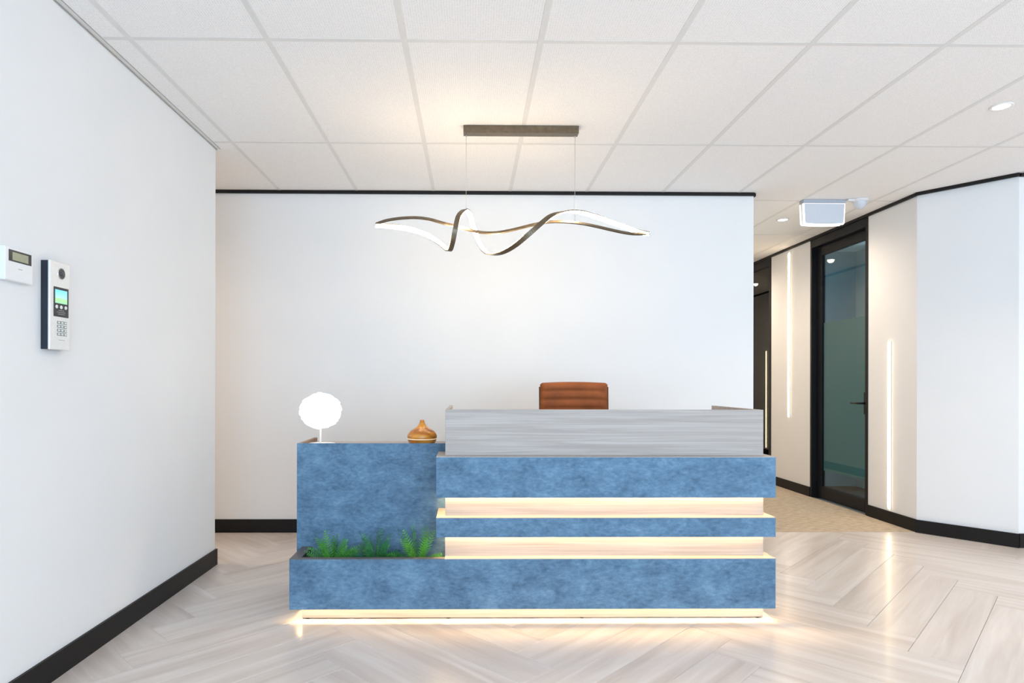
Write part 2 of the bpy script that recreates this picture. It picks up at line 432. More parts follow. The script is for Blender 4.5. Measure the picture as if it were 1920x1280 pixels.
run('right_return', (3.885, 4.44), (6.0, 4.44), -1, 'trim_6')
skirt('trim_7', (RX, 5.515), (RX, 6.457), CEIL - 0.028, CEIL + 0.004, 0.018, 1, M['black'])
skirt('trim_8', (RX, 7.31), (RX, 8.8), CEIL - 0.028, CEIL + 0.004, 0.018, 1, M['black'])
# slim wall angle along the left wall, the groove's shade put in as grey
MB().m(M['shadow']).box(LX, LX + 0.004, -2.6, 4.06, CEIL - 0.013, CEIL - 0.006).build('trim_9', kind='structure')
MB().m(M['grid']).box(LX + 0.001, LX + 0.022, -2.6, 4.06, CEIL - 0.0060, CEIL + 0.002).m(M['shadow']).box(LX + 0.022, LX + 0.025, -2.6, 4.06, CEIL - 0.0056, CEIL + 0.003).build('trim_10', kind='structure')

# ------------------------------------------------------------------ ceiling: slab, tiles, grid bars
ceil = S('ceiling', (-4.3, 7.1, -2.7, 11.1, CEIL + 0.02, CEIL + 0.10), M['grid'])
TX0, TDX = -1.486, 0.5965
TY0, TDY = 3.947, 1.18
X = [TX0 + TDX * k for k in range(-5, 15)]
Y = [TY0 + TDY * k for k in range(-6, 7)]
tile_me = None
def tile_mesh(w, d):
    b = MB().m(M['tile']).box(-w / 2, w / 2, -d / 2, d / 2, 0, 0.014, bev=0.003)
    o = b.build('ceiling_tile'); return o
TW, TD = TDX - 0.020, TDY - 0.020
proto = tile_mesh(TW, TD)
tiles_used = 0
def inside(x, y):
    if y > BY + 0.3: return CX - 0.3 < x < 7.0 and y < 11.0
    if x < LX - 0.1: return 3.3 < y and x > -4.2
    return x < 6.0
for j in range(len(Y)):
    for i in range(len(X) - 1):
        y0 = Y[j]; y1 = y0 + TDY; x0 = X[i]; x1 = X[i + 1]
        cx, cy = (x0 + x1) / 2, (y0 + y1) / 2
        if not (inside(cx, cy) or inside(x0, y0) or inside(x1, y0) or inside(x1, y1)): continue
        if x1 < LX - 0.05 and cy < 3.3: continue
        if cy < -2.9: continue
        if x1 > LX and x0 < LX and cy < 3.4:   # narrow cut tile along the left wall
            o = MB().m(M['tile']).box(LX + 0.002, x1 - 0.010, y0 + 0.010, y1 - 0.010, CEIL - 0.003, CEIL + 0.011).build('ceiling_tile', ceil)
            continue
        if tiles_used == 0: o = proto
        else: o = proto.copy(); COL.objects.link(o)
        o.location = (cx, cy, CEIL - 0.003); o.parent = ceil; tiles_used += 1
for x in X:
    ya = -2.6 if x > LX else 3.3
    B('grid_bar', (x - 0.0125, x + 0.0125, ya, 11.0, CEIL - 0.0045, CEIL + 0.018), M['grid'], ceil)
for y in Y:
    xa = (LX if y < 3.4 else -4.2) if y < BY else CX
    xb = 6.0 if y < 4.5 else 7.0
    if y < -2.6: continue
    B('cross_bar', (xa, xb, y - 0.0125, y + 0.0125, CEIL - 0.0040, CEIL + 0.018), M['grid'], ceil)

# ------------------------------------------------------------------ floor: screed, planks, carpet
floor = S('floor', (-4.3, 6.1, -2.7, 11.1, -0.06, -0.010), M['subfloor'])
S('floor_carpet', (CX, RX, 4.912, 11.0, -0.010, 0.001), M['carpet'])
PWD, PLN = 0.20, 1.20
def clip(poly, a, b, c):
    out = []
    for i in range(len(poly)):
        p, q = poly[i], poly[(i + 1) % len(poly)]
        dp = a * p[0] + b * p[1] - c; dq = a * q[0] + b * q[1] - c
        if dp <= 0: out.append(p)
        if (dp < 0 < dq) or (dq < 0 < dp):
            t = dp / (dp - dq); out.append((p[0] + t * (q[0] - p[0]), p[1] + t * (q[1] - p[1])))
    return out
G = 0.0006
pb = MB().m(M['plank']).box(-PLN / 2 + G, PLN / 2 - G, -PWD / 2 + G, PWD / 2 - G, -0.008, 0.0, bev=0.0012).build('plank')
planks = []
# herringbone: in a frame turned by 45 degrees, planks run alternately along u and v
c45 = math.sqrt(0.5)
OX, OY = -1.36, 3.14
def uv2w(u, v): return (OX + (u - v) * c45, OY + (u + v) * c45)
W_, L_ = PWD, PLN
n_ratio = int(round(L_ / W_))
for a in range(-60, 61):
    for b in range(-30, 31):
        # unit: one plank along u, one along v, lattice vectors (W,W) and (L,-L)
        bu = a * W_ + b * L_; bv = a * W_ - b * L_
        for kind in (0, 1):
            if kind == 0: u0, v0, du, dv = bu, bv, L_, W_
            else: u0, v0, du, dv = bu, bv + W_, W_, L_
            cu, cv = u0 + du / 2, v0 + dv / 2
            wx, wy = uv2w(cu, cv)
            if wx < -5 or wx > 7 or wy < -3.6 or wy > 6: continue
            corners = [uv2w(u0, v0), uv2w(u0 + du, v0), uv2w(u0 + du, v0 + dv), uv2w(u0, v0 + dv)]
            planks.append((wx, wy, kind, corners))
first = True
near = []
for wx, wy, kind, cs in planks:
    xlo = LX if wy < 3.0 else -4.2
    poly = cs
    zone = []
    full = all(LX <= p[0] <= 6.0 and -2.6 <= p[1] <= BY - 0.02 for p in cs)
    if not full:
        poly = clip(poly, 0, 1, 4.912); poly = clip(poly, 0, -1, 2.6); poly = clip(poly, 1, 0, 6.0)
        if wy < 2.9: poly = clip(poly, -1, 0, -(LX - 0.05))
        else: poly = clip(poly, -1, 0, 4.2)
        if len(poly) < 3: continue
        ar = abs(sum(poly[i][0] * poly[(i + 1) % len(poly)][1] - poly[(i + 1) % len(poly)][0] * poly[i][1] for i in range(len(poly)))) / 2
        if ar < 0.002: continue
    near.append((wy, wx, kind, cs, poly, full))
near.sort(key=lambda t: abs(t[0] - 3.4))
rest = MB().m(M['plank'])
cnt = 0
for wy, wx, kind, cs, poly, full in near:
    if cnt >= 290 or wy < 0.9:
        rest.prism(poly, -0.008, 0.0); continue
    cnt += 1
    rz = R(45) if kind == 0 else R(135)
    if full:
        if first: o = pb; first = False
        else: o = pb.copy(); COL.objects.link(o)
        o.location = (wx, wy, 0); o.rotation_euler = (0, 0, rz)
    else:
        mb = MB().m(M['plank'])
        ca, sa = math.cos(-rz), math.sin(-rz)
        loc = [((p[0] - wx) * ca - (p[1] - wy) * sa, (p[0] - wx) * sa + (p[1] - wy) * ca) for p in poly]
        mb.prism(loc, -0.008, 0.0)
        o = mb.build('plank'); o.location = (wx, wy, 0); o.rotation_euler = (0, 0, rz)
    o.parent = floor
rest.build('planks_beyond_view', floor, kind='stuff')

# ------------------------------------------------------------------ door_1: black glazed door in the corridor
D0, D1 = 5.515, 6.457
door = empty('door_1', (RX, (D0 + D1) / 2, 0), kind='structure')
yc = (D0 + D1) / 2; h = (D1 - D0) / 2
fb = MB().m(M['frame'])
fb.box(-0.006, 0.10, -h, -h + 0.030, 0, CEIL - 0.028, bev=0.001)
fb.box(-0.006, 0.10, h - 0.030, h, 0, CEIL - 0.028, bev=0.001)
fb.box(-0.006, 0.10, -h + 0.030, h - 0.030, 2.545, CEIL - 0.028, bev=0.001)
fb.build('door_frame', door)
leaf = MB().m(M['frame'])
x0, x1 = 0.045, 0.085
ya, yb = -h + 0.033, h - 0.033
leaf.box(x0, x1, ya, ya + 0.085, 0.008, 2.54, bev=0.001)
leaf.box(x0, x1, yb - 0.085, yb, 0.008, 2.54, bev=0.001)
leaf.box(x0, x1, ya + 0.085, yb - 0.085, 2.455, 2.54, bev=0.001)
leaf.box(x0, x1, ya + 0.085, yb - 0.085, 0.008, 0.125, bev=0.001)
leaf = leaf.build('door_leaf', door)
B('glass_pane', (0.060, 0.068, ya + 0.085, yb - 0.085, 0.125, 2.455), M['clear'], leaf)
B('frosted_film', (0.0690, 0.0705, ya + 0.085, yb - 0.085, 0.287, 1.772), M['frost'], leaf, label='frosted privacy film across the middle of the glass')
hd = MB().m(M['frame'])
hy = ya + 0.062
hd.box(0.030, 0.045, hy - 0.020, hy + 0.020, 0.885, 1.085, bev=0.004, seg=2)
hd.tube([(0.032, hy, 0.985), (0.000, hy, 0.985), (-0.012, hy + 0.010, 0.985), (-0.014, hy + 0.03, 0.985), (-0.014, hy + 0.135, 0.985)], 0.0095, 12)
hd.build('door_handle', leaf, label='black lever handle on a tall backplate')
# side glass panel, further down the corridor
sg = empty('window_2', (RX, 8.055, 0), kind='structure')
sf = MB().m(M['frame']); hh = 0.745
sf.box(-0.006, 0.10, -hh, -hh + 0.05, 0, CEIL - 0.028)
sf.box(-0.006, 0.10, hh - 0.05, hh, 0, CEIL - 0.028)
sf.box(-0.006, 0.10, -hh + 0.05, hh - 0.05, 2.54, CEIL - 0.028)
sf.box(-0.006, 0.10, -hh + 0.05, hh - 0.05, 0, 0.12)
sf.build('window_frame', sg)
B('glass_pane', (0.012, 0.020, -hh + 0.05, hh - 0.05, 0.12, 2.54), M['dark_glass'], sg)
slat = MB().m(M['frame'])

# ------------------------------------------------------------------ reception desk
desk = empty('reception_desk', (0.307, 3.3, 0), 'stepped reception desk with blue patina bands, pale wood body and warm light strips underneath', 'reception desk')
dO = Vector((0.307, 3.3, 0))
def dpart(mb, name, label=None, parent=None, **k):
    for v in mb.bm.verts: v.co -= dO
    return mb.build(name, parent or desk, label=label, **k)
XL, XR, YF = -0.874, 1.484, 3.060
BX0, BX1, BF = -0.125, 1.446, 3.110
PY = 3.297
YB = 3.86
T = 0.016
LIP = 0.032
# plinth
p = MB().m(M['wood']).box(-0.826, BX1, BF, BF + 0.018, 0.006, 0.098).box(BX1 - 0.018, BX1, BF + 0.018, YB, 0.006, 0.098).box(-0.826, -0.808, BF + 0.018, PY, 0.006, 0.098)
p = dpart(p, 'plinth', 'pale wood plinth lit from above')
for x in (-0.80, -0.11, 0.55, 1.42):
    f = MB().m(M['blackplastic']).lathe([(0.010, 0.0), (0.010, 0.006)], (x, BF + 0.012, 0.0), 12)
    dpart(f, 'foot')
# lower band with planter trough
lo = MB().m(M['patina'])
lo.box(XL, XR, YF, YF + T, 0.064, 0.3055)
lo.box(XL, XL + T, YF + T, PY, 0.064, 0.3055)
lo.box(XR - T, XR, YF + T, YB, 0.064, 0.3055)
dpart(lo, 'lower_band', 'wide blue patina band at the bottom, its left end a planter trough')
rim = MB().m(M['edge'])
rim.box(XL, BX0 - 0.0, YF, YF + 0.030, 0.3055, 0.3085)
rim.box(XL, XL + 0.050, YF + 0.030, PY, 0.3055, 0.3085)
dpart(rim, 'planter_rim', 'rim around the planter trough, warm light from above put into its grey-brown colour')
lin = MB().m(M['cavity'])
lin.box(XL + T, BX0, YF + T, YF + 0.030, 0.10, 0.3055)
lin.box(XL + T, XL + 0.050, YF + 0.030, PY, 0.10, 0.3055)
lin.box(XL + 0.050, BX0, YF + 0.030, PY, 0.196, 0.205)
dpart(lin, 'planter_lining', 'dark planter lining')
so = MB().m(M['wood']).box(XL + T, XR - T, YF + T, BF, 0.064 + LIP + 0.004, 0.100 + 0.006)
so.box(BX1, XR - T, BF, YB, 0.064 + LIP + 0.004, 0.106)
dpart(so, 'soffit')
lg = MB().m(M['wood']).box(BX0, XR, YF, BF, 0.3055, 0.3085).box(BX1, XR, BF, YB, 0.3055, 0.3085)
dpart(lg, 'ledge', 'pale wood top of the lower band')
def band(z0, z1, name, label, zled):
    q = MB().m(M['patina'])
    q.box(-0.167, XR, YF, YF + T, z0, z1 - 0.003)
    q.box(-0.167, -0.167 + T, YF + T, PY, z0, z1 - 0.003)
    q.box(XR - T, XR, YF + T, YB, z0, z1 - 0.003)
    dpart(q, name, label)
    l = MB().m(M['wood']).box(-0.167, XR, YF, BF, z1 - 0.003, z1).box(-0.167, BX0, BF, PY, z1 - 0.003, z1).box(BX1, XR, BF, YB, z1 - 0.003, z1)
    dpart(l, 'ledge')
    s = MB().m(M['wood']).box(-0.167 + T, XR - T, YF + T, BF, z0 + LIP, z0 + LIP + 0.008).box(-0.167 + T, BX0, BF, PY, z0 + LIP, z0 + LIP + 0.008).box(BX1, XR - T, BF, YB, z0 + LIP, z0 + LIP + 0.008)
    dpart(s, 'soffit')
band(0.412, 0.507, 'middle_band', 'narrow blue patina band in the middle', 0)
band(0.603, 0.802, 'upper_band', 'blue patina band below the wooden riser', 0)
def ledtape(z, x0, left=True):
    q = MB().m(M['led']).box(x0, XR - 0.024, 3.086, 3.098, z - 0.003, z)
    if left: q.box(x0, x0 + 0.012, 3.098, PY - 0.01, z - 0.003, z)
    q.box(XR - 0.024 - 0.006, XR - 0.024 + 0.002, 3.098, YB - 0.02, z - 0.003, z)
    dpart(q, 'led_tape', 'glowing warm LED tape')
ledtape(0.064 + LIP + 0.004, -0.862)
ledtape(0.412 + LIP, -0.148)
ledtape(0.603 + LIP, -0.148)
# body
bd = MB().m(M['wood'])
bd.box(BX0, BX1, BF, BF + 0.018, 0.098, 0.802)
bd.box(BX0, BX0 + 0.018, BF + 0.018, YB, 0.006, 0.802)
bd.box(BX1 - 0.018, BX1, BF + 0.018, YB, 0.098, 0.802)
dpart(bd, 'body_panel', 'pale wood body between the blue bands')
rs = MB().m(M['wood'])
rs.box(BX0, BX1, BF, BF + 0.018, 0.802, 1.028, bev=0.0008)
dpart(rs, 'riser_front', 'pale grey wood riser board')
dpart(MB().m(M['wood']).box(BX0, BX0 + 0.018, BF + 0.018, 3.735, 0.802, 1.028, bev=0.0008), 'riser_side')
dpart(MB().m(M['wood']).box(BX1 - 0.018, BX1, BF + 0.018, 3.735, 0.802, 1.028, bev=0.0008), 'riser_side')
dpart(MB().m(M['wood']).box(BX0 + 0.018, BX1 - 0.018, BF + 0.018, YB, 0.712, 0.737, bev=0.001), 'worktop')
# low counter on the left
dpart(MB().m(M['patina']).box(-0.903, BX0, PY, PY + 0.018, 0.006, 0.843), 'counter_front', 'blue patina panel behind the planter')
dpart(MB().m(M['inner']).box(-0.903, -0.885, PY + 0.018, 3.66, 0.006, 0.843, bev=0.0008), 'counter_side')
dpart(MB().m(M['wood']).box(-0.885, BX0, PY + 0.018, 3.66, 0.800, 0.822, bev=0.0008), 'counter_top', 'pale wood counter top')

# ------------------------------------------------------------------ table lamp
CT = 0.822
tl = empty('table_lamp', (-0.822, 3.47, CT), 'small table lamp with a glowing white petal ball shade on the low counter', 'table lamp')
MB().m(M['whitemetal']).lathe([(0.0001, 0), (0.078, 0.0), (0.080, 0.003), (0.078, 0.006), (0.010, 0.010), (0.0001, 0.011)], (0, 0, 0), 40, cap=False).build('base', tl)
MB().m(M['whitemetal']).tube([(0, 0, 0.008), (0, 0, 0.12)], 0.0055, 12).build('pole', tl)
sh = MB().m(M['globe'])
rnd = random.Random(3)
cz = 0.183
Nn = 120
def lobe(mb, c, nrm, r, asp):
    t = nrm.orthogonal().normalized(); b2 = nrm.cross(t)
    a0 = rnd.uniform(0, PI); t, b2 = t * math.cos(a0) + b2 * math.sin(a0), b2 * math.cos(a0) - t * math.sin(a0)
    n = 9; cen = mb.bm.verts.new(c + nrm * r * 0.05); ring = []; ring2 = []
    for k in range(n):
        a = 2 * PI * k / n; rr = r * (1 + 0.12 * math.sin(3 * a + a0))
        ring.append(mb.bm.verts.new(c + (t * math.cos(a) + b2 * math.sin(a) * asp) * rr * 0.6 - nrm * r * 0.05))
        ring2.append(mb.bm.verts.new(c + (t * math.cos(a) + b2 * math.sin(a) * asp) * rr - nrm * r * (0.25 - 0.12 * math.sin(5 * a))))
    fs = []
    for k in range(n):
        fs.append(mb.bm.faces.new((cen, ring[k], ring[(k + 1) % n])))
        fs.append(mb.bm.faces.new((ring[k], ring2[k], ring2[(k + 1) % n], ring[(k + 1) % n])))
    for f in fs: f.smooth = True
core = [(0.0005, -0.088)] + [(0.100 * math.sin(a), -0.088 * math.cos(a)) for a in [PI * k / 12 for k in range(1, 12)]] + [(0.0005, 0.088)]
sh.lathe(core, (0, 0, cz), 28, cap=False)
for i in range(Nn):
    zz = 1 - 2 * (i + 0.5) / Nn; th = i * 2.399963
    rr = math.sqrt(1 - zz * zz)
    n = Vector((rr * math.cos(th), rr * math.sin(th), zz))
    c = Vector((n.x * 0.110, n.y * 0.110, n.z * 0.096 + cz))
    tilt = (n + Vector((rnd.uniform(-.35, .35), rnd.uniform(-.35, .35), rnd.uniform(-.35, .35)))).normalized()
    lobe(sh, c, tilt, rnd.uniform(0.017, 0.032), rnd.uniform(0.7, 1.0))
sh.build('lamp_shade', tl, label='ball of layered white petals, lit from inside', recalc=False)

# ------------------------------------------------------------------ aroma diffuser
ad = empty('aroma_diffuser', (-0.263, 3.42, CT), 'teardrop shaped amber wood aroma diffuser with a narrow spout on the low counter', 'aroma diffuser')
MB().m(M['amber']).lathe([(0.0005, 0), (0.058, 0.0), (0.064, 0.004), (0.073, 0.018), (0.0785, 0.034)], (0, 0, 0), 48, cap=False).build('water_tank', ad)
MB().m(M['glow_ring']).lathe([(0.0785, 0.034), (0.0800, 0.035), (0.0800, 0.0375), (0.0785, 0.0385)], (0, 0, 0), 48, cap=False).build('seam_ring', ad)
prof = [(0.0785, 0.0385), (0.0800, 0.046), (0.0785, 0.056), (0.073, 0.067), (0.063, 0.078), (0.050, 0.087), (0.036, 0.095), (0.026, 0.103), (0.019, 0.112), (0.014, 0.122), (0.0115, 0.131), (0.0115, 0.136), (0.009, 0.137), (0.007, 0.132), (0.006, 0.12), (0.0005, 0.115)]
MB().m(M['amber']).lathe(prof, (0, 0, 0), 48, cap=False).build('cover', ad)

# ------------------------------------------------------------------ ferns in the planter
def frond(rng, L, az, rise, mat):
    """arching frond from origin with paired leaflets, one mesh"""
    mb = MB().m(mat)
    pts = []; N_ = 12
    el = rise
    p = Vector((0, 0, 0)); pts.append(p.copy())
    d2 = Vector((math.cos(az), math.sin(az), 0))
    roll = rng.uniform(0.5, 1.5) * rng.choice((-1, 1))
    bend = rng.uniform(0.2, 1.0) * (1.2 if rise < 1.0 else 0.35)
    for k in range(N_):
        t = k / N_
        e = el - bend * t * t
        p = p + (d2 * math.cos(e) + Vector((0, 0, 1)) * math.sin(e)) * (L / N_)
        pts.append(p.copy())
    mb.tube(pts, [0.0016 * (1 - 0.7 * i / N_) for i in range(N_ + 1)], 5)
    for s in (-1, 1):
        n_l = 13
        for k in range(n_l):
            t = 0.10 + 0.88 * k / (n_l - 1)
            i = min(int(t * N_), N_ - 1); f = t * N_ - i
            c = pts[i].lerp(pts[i + 1], f)
            tg = (pts[i + 1] - pts[i]).normalized()
            side = tg.cross(Vector((0, 0, 1)))
            if side.length < 0.15: side = Vector((-d2.y, d2.x, 0))
            side.normalize(); up = side.cross(tg)
            side, up = side * math.cos(roll) + up * math.sin(roll), up * math.cos(roll) - side * math.sin(roll)
            ln = L * 0.145 * math.sin(PI * min(1, 0.20 + t * 0.78)) ** 0.7 + 0.003
            dr = (side * s * 0.86 + tg * 0.5 + up * rng.uniform(-0.05, 0.25)).normalized()
            wd = tg * 0.0034
            e1 = c + dr * ln * 0.5
            a = mb.bm.verts.new(c - wd * 0.5); b = mb.bm.verts.new(e1 - wd); c2 = mb.bm.verts.new(c + dr * ln + up * -0.001)
            d = mb.bm.verts.new(e1 + wd + up * 0.0008); e = mb.bm.verts.new(c + wd * 0.5)
            fc = mb.bm.faces.new((a, b, c2, d, e)); fc.material_index = 0
    return mb
ferns = [(-0.690, 3.185, 0.150, 0.185, 'green1', 'left fern of the desk planter, low and spreading wide', 11),
         (-0.475, 3.180, 0.160, 0.165, 'green3', 'middle fern of the desk planter, deep green with leaning fronds', 23),
         (-0.265, 3.185, 0.175, 0.180, 'green2', 'right fern of the desk planter, tallest and brightest green', 37)]
for fx, fy, LH, LS, gm, lab, sd in ferns:
    rng = random.Random(sd)
    fr = empty('fern', (fx, fy, 0.205), lab, 'fern', 'ferns in the desk planter')
    MB().m(M['cavity']).lathe([(0.0005, 0), (0.030, 0.0), (0.036, 0.035), (0.0005, 0.036)], (0, 0, 0), 16, cap=False).build('root_plug', fr)
    for k in range(23):
        az = (0 if k % 2 else PI) + rng.uniform(-0.75, 0.75) if k < 18 else rng.uniform(0, 2 * PI)
        r_ = rng.random()
        if r_ < 0.5:
            rise = rng.uniform(1.0, 1.5); L = LH * rng.uniform(0.75, 1.2)
        else:
            rise = rng.uniform(0.55, 0.95); L = LS * rng.uniform(0.7, 0.95)
        if abs(math.sin(az)) > 0.5:
            rise = max(rise, 1.2)
        mt = M[rng.choice([gm, gm, 'green1', 'green2' if gm != 'green3' else 'green3'])]
        mb = frond(rng, L, az, rise, mt)
        for v in mb.bm.verts: v.co += Vector((0.012 * math.cos(az), 0.012 * math.sin(az), 0.03))
        # keep the fronds off the panel behind and the trough walls
        for v in mb.bm.verts:
            yy = v.co.y
            lim = 0.098
            if yy > lim: v.co.y = lim + (yy - lim) * 0.1
            if v.co.z < 0.105 and yy < -0.085: v.co.y = -0.085 + (yy + 0.085) * 0.05
            if fx > -0.3 and v.co.z > 0.0 and v.co.x > 0.115: v.co.x = 0.115 + (v.co.x - 0.115) * 0.3
        mb.build('frond', fr, recalc=False)

# ------------------------------------------------------------------ office chair behind the desk
ch = empty('office_chair', (0.657, 4.02, 0), 'tan leather office chair with ribbed back behind the desk', 'chair')
def padded(name, w, hgt, th, ribs, parent, loc, rotx, curve=0.0, piping=True):
    mb = MB().m(M['leather'])
    nx, nz = 24, ribs * 6
    def surf(front):
        g = []
        for j in range(nz + 1):
            row = []
            for i in range(nx + 1):
                u = i / nx * 2 - 1; v = j / nz
                rc = 0.012
                x = u * w / 2; z = v * hgt
                # rounded corners
                top = hgt - z
                if top < rc: x = max(-(w / 2 - rc + math.sqrt(max(0, rc * rc - (rc - top) ** 2))), min((w / 2 - rc + math.sqrt(max(0, rc * rc - (rc - top) ** 2))), x))
                f = (v * ribs) % 1.0
                puff = 0.010 * (abs(math.sin(PI * f)) ** 0.5) * (1 - abs(u) ** 10)
                edge = th / 2 * (1 - max(abs(u) ** 8, abs(2 * v - 1) ** 40) * 0.75)
                zc = 0.008 * (1 - u * u) * v
                y = curve * u * u + (-(edge + puff) if front else (edge + puff * 0.3))
                row.append(mb.bm.verts.new((x, y, z + zc)))
            g.append(row)
        for j in range(nz):
            for i in range(nx):
                q = (g[j][i], g[j][i + 1], g[j + 1][i + 1], g[j + 1][i]); mb.bm.faces.new(q if front else q[::-1])
        return g
    a = surf(True); b = surf(False)
    ra = [r[0] for r in a] + a[-1][1:] + [r[-1] for r in a[::-1]][1:] + a[0][::-1][1:-1]
    rb = [r[0] for r in b] + b[-1][1:] + [r[-1] for r in b[::-1]][1:] + b[0][::-1][1:-1]
    for k in range(len(ra)):
        k2 = (k + 1) % len(ra)
        try: mb.bm.faces.new((ra[k], rb[k], rb[k2], ra[k2]))
        except ValueError: pass
    for f in mb.bm.faces: f.smooth = True
    o = mb.build(name, parent); o.location = loc; o.rotation_euler = (rotx, 0, 0)
    return o
padded('backrest', 0.430, 0.66, 0.050, 12, ch, (0, 0.0, 0.50), R(-3), curve=-0.02)
for s in (-1, 1):
    sideb = MB().m(M['leatherdark'])
    sideb.tube([(s * 0.2165, -0.02, 0.50), (s * 0.2165, 0.002, 0.85), (s * 0.2165, 0.016, 1.135)], 0.006, 8)
    sideb.build('backrest_piping', ch)
st = padded('seat', 0.46, 0.46, 0.055, 7, ch, (0, -0.005, 0.470), R(90), curve=0.0)
st.location = (0, -0.01, 0.455); st.rotation_euler = (R(90), 0, 0)
for s in (-1, 1):
    MB().m(M['chrome']).tube([(s * 0.25, 0.0, 0.46), (s * 0.27, 0.0, 0.62), (s * 0.27, -0.03, 0.69), (s * 0.27, -0.25, 0.69), (s * 0.265, -0.32, 0.66), (s * 0.25, -0.34, 0.46)], 0.011, 10).build('armrest', ch)
MB().m(M['chrome']).tube([(0, -0.2, 0.08), (0, -0.2, 0.43)], 0.026, 16).build('gas_lift', ch)
for k in range(5):
    a = 2 * PI * k / 5 + 0.3
    dx, dy = math.cos(a), math.sin(a)
    MB().m(M['chrome']).tube([(0.02 * dx, -0.2 + 0.02 * dy, 0.10), (0.30 * dx, -0.2 + 0.30 * dy, 0.075)], [0.022, 0.014], 10).build('base_arm', ch)
    MB().m(M['blackplastic']).lathe([(0.0005, -0.02), (0.024, -0.018), (0.027, 0), (0.024, 0.018), (0.0005, 0.02)], (0.30 * dx, -0.2 + 0.30 * dy, 0.027), 16, axis='X', cap=False).tube([(0.30 * dx, -0.2 + 0.30 * dy, 0.03), (0.30 * dx, -0.2 + 0.30 * dy, 0.08)], 0.008, 8).build('castor', ch)

# ------------------------------------------------------------------ pendant light
PYD = 3.690
pn = empty('pendant_light', (0.29, PYD, CEIL), 'wavy twisted bronze ribbon pendant light with glowing inner edge above the desk', 'pendant light')
pO = Vector((0.29, PYD, CEIL))
def ppart(mb, name, label=None, parent=None, **k):
    for v in mb.bm.verts: v.co -= pO
    return mb.build(name, parent or pn, label=label, **k)
cp = ppart(MB().m(M['bronze']).box(-0.046, 0.624, 3.660, 3.718, CEIL - 0.047, CEIL - 0.0045, bev=0.0015), 'ceiling_canopy', 'long bronze ceiling canopy')
f_, cx_, th_ = 1186, 897, R(0.68)
def wp(u, v, dy):   # measured outline of the ribbon -> metres, at its own depth
    y = PYD + dy
    a = (u - cx_) / f_; dx = a * math.cos(th_) + math.sin(th_); dd = math.cos(th_) - a * math.sin(th_)
    t = y / dd
    return Vector((t * dx, y, 1.155 + t * -(v - 719 - 0.0018 * (u - 883)) / f_))
helix = [(704, 422, 0), (735, 424, .03), (770, 430, .07), (800, 441, .09), (825, 457, .07), (841, 470, .0), (848, 455, -.06), (853, 430, -.09), (858, 408, -.07), (865, 397, -.03),
         (873, 393, 0.02), (880, 402, .06), (889, 430, .09), (898, 455, .08), (908, 471, .04), (920, 477, 0), (940, 474, -.06), (963, 462, -.09), (990, 440, -.11), (1015, 418, -.09),
         (1035, 403, -.06), (1060, 396, 0), (1085, 397, .05), (1112, 404, .08), (1140, 414, .09), (1170, 425, .07), (1195, 434, .03), (1217, 438, 0)]
wave = [(704, 420, 0), (725, 413, -.01), (752, 409, -.02), (780, 408, -.02), (805, 411, -.01), (830, 418, 0), (855, 424, .01), (880, 431, .01), (905, 436, .01), (930, 436, 0), (955, 432, 0),
        (980, 426, 0), (1005, 420, .01), (1030, 416, .01), (1060, 416, .01), (1090, 419, 0), (1120, 425, 0), (1150, 432, -.01), (1175, 437, -.01), (1195, 438.5, 0), (1217, 437, 0)]
def catmull(P, m=8):
    out = []
    for i in range(len(P) - 1):
        p0 = P[max(i - 1, 0)]; p1 = P[i]; p2 = P[i + 1]; p3 = P[min(i + 2, len(P) - 1)]
        for k in range(m):
            t = k / m
            out.append(0.5 * ((2 * p1) + (p2 - p0) * t + (2 * p0 - 5 * p1 + 4 * p2 - p3) * t * t + (3 * p1 - p0 - 3 * p2 + p3) * t ** 3))
    out.append(P[-1]); return out
def ribbon(P, normals, wd, th, off, mat):
    mb = MB().m(mat); rings = []
    for i, p in enumerate(P):
        t = (P[min(i + 1, len(P) - 1)] - P[max(i - 1, 0)]).normalized()
        n = normals[i]; n = (n - t * n.dot(t)).normalized(); b = t.cross(n)
        c = p + n * off
        rings.append([mb.bm.verts.new(c + b * sx * wd / 2 + n * sn * th / 2) for sx, sn in ((-1, -1), (1, -1), (1, 1), (-1, 1))])
    for i in range(len(rings) - 1):
        for k in range(4): mb.bm.faces.new((rings[i][k], rings[i][(k + 1) % 4], rings[i + 1][(k + 1) % 4], rings[i + 1][k]))
    mb.bm.faces.new(rings[0]); mb.bm.faces.new(rings[-1][::-1])
    return mb
H = catmull([wp(*q) for q in helix]); Wv = catmull([wp(*q) for q in wave])
AXZ = 2.055
nh = []
for i, p in enumerate(H):
    n = Vector((0, PYD - p.y, AXZ - p.z))
    e = min(i, len(H) - 1 - i) / 14.0
    if e < 1: n = n * e + Vector((0, -0.03, -0.05)) * (1 - e)
    nh.append(n.normalized())
for _ in range(6):   # smooth the twist
    nh = [(nh[max(i - 1, 0)] + nh[i] * 2 + nh[min(i + 1, len(nh) - 1)]).normalized() for i in range(len(nh))]
r1 = ppart(ribbon(H, nh, 0.028, 0.007, 0, M['bronze']), 'helix_ribbon', 'spiral bronze ribbon')
q = ppart(ribbon(H, nh, 0.026, 0.003, 0.005, M['pend_led']), 'led_diffuser', 'glowing inner face', parent=r1)
nw = [Vector((0, 0.62, -0.60)).normalized() for _ in Wv]
r2 = ppart(ribbon(Wv, nw, 0.022, 0.007, 0, M['bronze']), 'wave_ribbon', 'gently waving bronze ribbon')
q = ppart(ribbon(Wv, nw, 0.010, 0.002, 0.0045, M['pend_led']), 'led_diffuser', 'glowing lower face', parent=r2)
def topz(P, x):
    return min(P, key=lambda p: abs(p.x - x))
